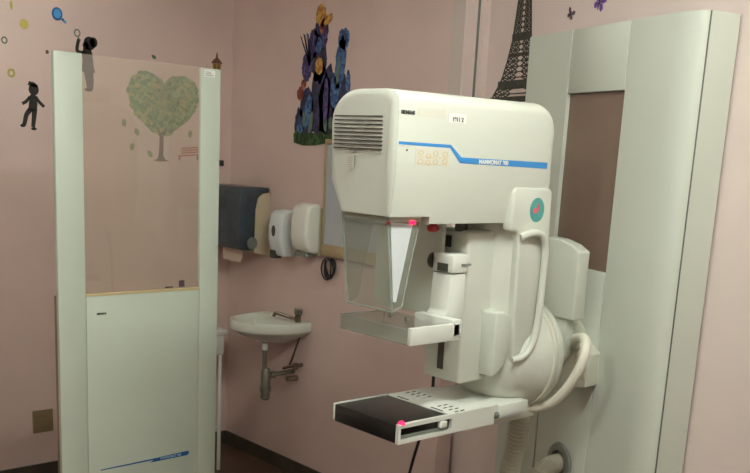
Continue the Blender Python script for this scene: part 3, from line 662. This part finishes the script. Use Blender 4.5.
for k in range(6):
    a = 1.15+k*.2; bw(b, [(4.14+.03*math.cos(a+1.2), 2.19), (4.14+.145*math.cos(a)+.008, 2.19+.145*math.sin(a)), (4.14+.150*math.cos(a)-.008, 2.19+.135*math.sin(a)), (4.14-.02, 2.16)], LT)
bw(b, blob(4.14, 2.16, .045, .07), LT); obj('purple_fan', b, 'violet', mu)
b = new(); bw(b, blob(4.0, 2.30, .022, .045), 2*LT); obj('plume', b, 'violet', mu)
b = new(); bw(b, blob(3.97, 1.99, .020, .11), 3*LT); obj('plume', b, 'violet', mu)
for args in ((4.035, 2.415, .040, .052, 0, 18), (3.985, 2.385, .050, .022, -.5, 18), (4.035, 2.165, .032, .042, 0, 18)):
    b = new(); bw(b, blob(*args), 3*LT); obj('blossom', b, 'orange', mu)
for args in ((4.185, 2.03, .030, .033, 0, 16), (4.16, 2.075, .022, .026, 0, 16), (4.02, 2.35, .02, .03, 0, 14)):
    b = new(); bw(b, blob(*args), 3*LT); obj('blossom', b, 'brownred', mu)
b = new(); bw(b, [(4.23, 1.775), (4.235, 1.82), (4.21, 1.845), (4.18, 1.82), (4.15, 1.84), (4.12, 1.82), (4.08, 1.835), (4.04, 1.82), (4.0, 1.84), (3.96, 1.82), (3.92, 1.84), (3.90, 1.80), (3.93, 1.78), (4.05, 1.765), (4.15, 1.762)], 3*LT); obj('grass_base', b, 'grass', mu)

# ------------------------------------------------------------------ tower and butterflies on the wall behind the machine
tw = stick('tower_sticker', 'tall dark lattice tower sticker on the wall left of the column', 'sticker', wr(.43, 0, 2.2))
def rw(bm, pts, lift=0.): return extr(bm, [wr(u, lift+.0004, z) for u, z in pts], NR*LT)
TC = .440
HWT = ((1.90, .30), (2.01, .209), (2.039, .178), (2.079, .141), (2.159, .102), (2.238, .073), (2.316, .061), (2.394, .049), (2.60, .022), (2.80, .006))
def hw(z):                                                  # half width of the tower
    for (z0, a), (z1, c) in zip(HWT, HWT[1:]):
        if z <= z1: return a+(c-a)*(z-z0)/(z1-z0)
    return .006
def bar(bm, a, c, r, lift=0.):
    d = Vector((c[0]-a[0], c[1]-a[1])).normalized()*r
    rw(bm, [(a[0]-d.y, a[1]+d.x), (c[0]-d.y, c[1]+d.x), (c[0]+d.y, c[1]-d.x), (a[0]+d.y, a[1]-d.x)], lift)
b = new(); zs = [1.93+.022*i for i in range(39)]
for z0, z1 in zip(zs, zs[1:]):
    o0, o1 = hw(z0), hw(z1); gap0 = max(0, .6*(o0-.12)); gap1 = max(0, .6*(o1-.12))
    bar(b, (TC-o0, z0), (TC+o0, z0), .0026)
    for s in (-1, 1):
        bar(b, (TC+s*o0, z0), (TC+s*o1, z1), .0048)
        for f0, f1 in ((1, .5), (.5, 1), (.5, .08), (.08, .5)):
            bar(b, (TC+s*(gap0+(o0-gap0)*f0), z0), (TC+s*(gap1+(o1-gap1)*f1), z1), .0030)
        bar(b, (TC+s*(gap0+o0)/2, z0), (TC+s*(gap1+o1)/2, z1), .003)
obj('lattice', b, 'towerv', tw)
for z, h, e in ((2.055, .036, .006), (2.245, .030, .005), (2.175, .014, .0), (1.995, .024, .006)):
    b = new(); rw(b, [(TC-hw(z)-e, z-h/2), (TC+hw(z)+e, z-h/2), (TC+hw(z)+e, z+h/2), (TC-hw(z)-e, z+h/2)], LT); obj('platform', b, 'towerv', tw)
def butterfly(u, z, s, m, lab, rot):
    t = stick('butterfly_sticker', lab, 'sticker', wr(u, 0, z), 'butterfly stickers above the column')
    def P(pts): return [(u+s*(x*math.cos(rot)-y*math.sin(rot)), z+s*(x*math.sin(rot)+y*math.cos(rot))) for x, y in pts]
    b = new()
    for sg in (-1, 1):
        rw(b, P([(sg*x, y) for x, y in ((.05, 0), (.45, .75), (1, .8), (.95, .3), (.5, 0))])); rw(b, P([(sg*x, y) for x, y in ((.05, -.05), (.5, -.05), (.8, -.35), (.6, -.75), (.3, -.6))]))
    obj('wings', b, m, t)
    b = new(); rw(b, P(circ(0, -.1, .1, .6, 12)), LT); obj('body', b, 'sil', t)
butterfly(.790, 2.297, .024, 'mauve', 'small dusky butterfly sticker above the column top', -.5)
butterfly(.973, 2.319, .038, 'purple', 'larger purple butterfly sticker at the top edge', -.4)

# ------------------------------------------------------------------ camera
yaw, pitch, roll = (math.radians(v) for v in (47.75222, 12.63966, -3.00689))
fw = Vector((math.cos(yaw)*math.cos(pitch), math.sin(yaw)*math.cos(pitch), -math.sin(pitch)))
r = Vector((math.sin(yaw), -math.cos(yaw), 0)); d = fw.cross(r)
rx = math.cos(roll)*r+math.sin(roll)*d; dn = -math.sin(roll)*r+math.cos(roll)*d
cd = bpy.data.cameras.new('Camera'); cam = bpy.data.objects.new('Camera', cd); col.objects.link(cam)
mt = Matrix((rx, -dn, -fw)).transposed().to_4x4(); mt.translation = Vector((0, 0, 1.75)); cam.matrix_world = mt
cd.sensor_width = 36; cd.lens = 950.444/750*36; cd.shift_y = (365-236.5)/750
cd.clip_start = .02
sc = bpy.context.scene; sc.camera = cam
sc.view_settings.view_transform = 'Standard'; sc.view_settings.look = 'None'; sc.view_settings.gamma = 1
sc.view_settings.use_curve_mapping = False; sc.view_settings.exposure = 1.3
sc.cycles.use_denoising = True
sc.cycles.max_bounces = 10; sc.cycles.transparent_max_bounces = 16
sc.cycles.sample_clamp_indirect = 4
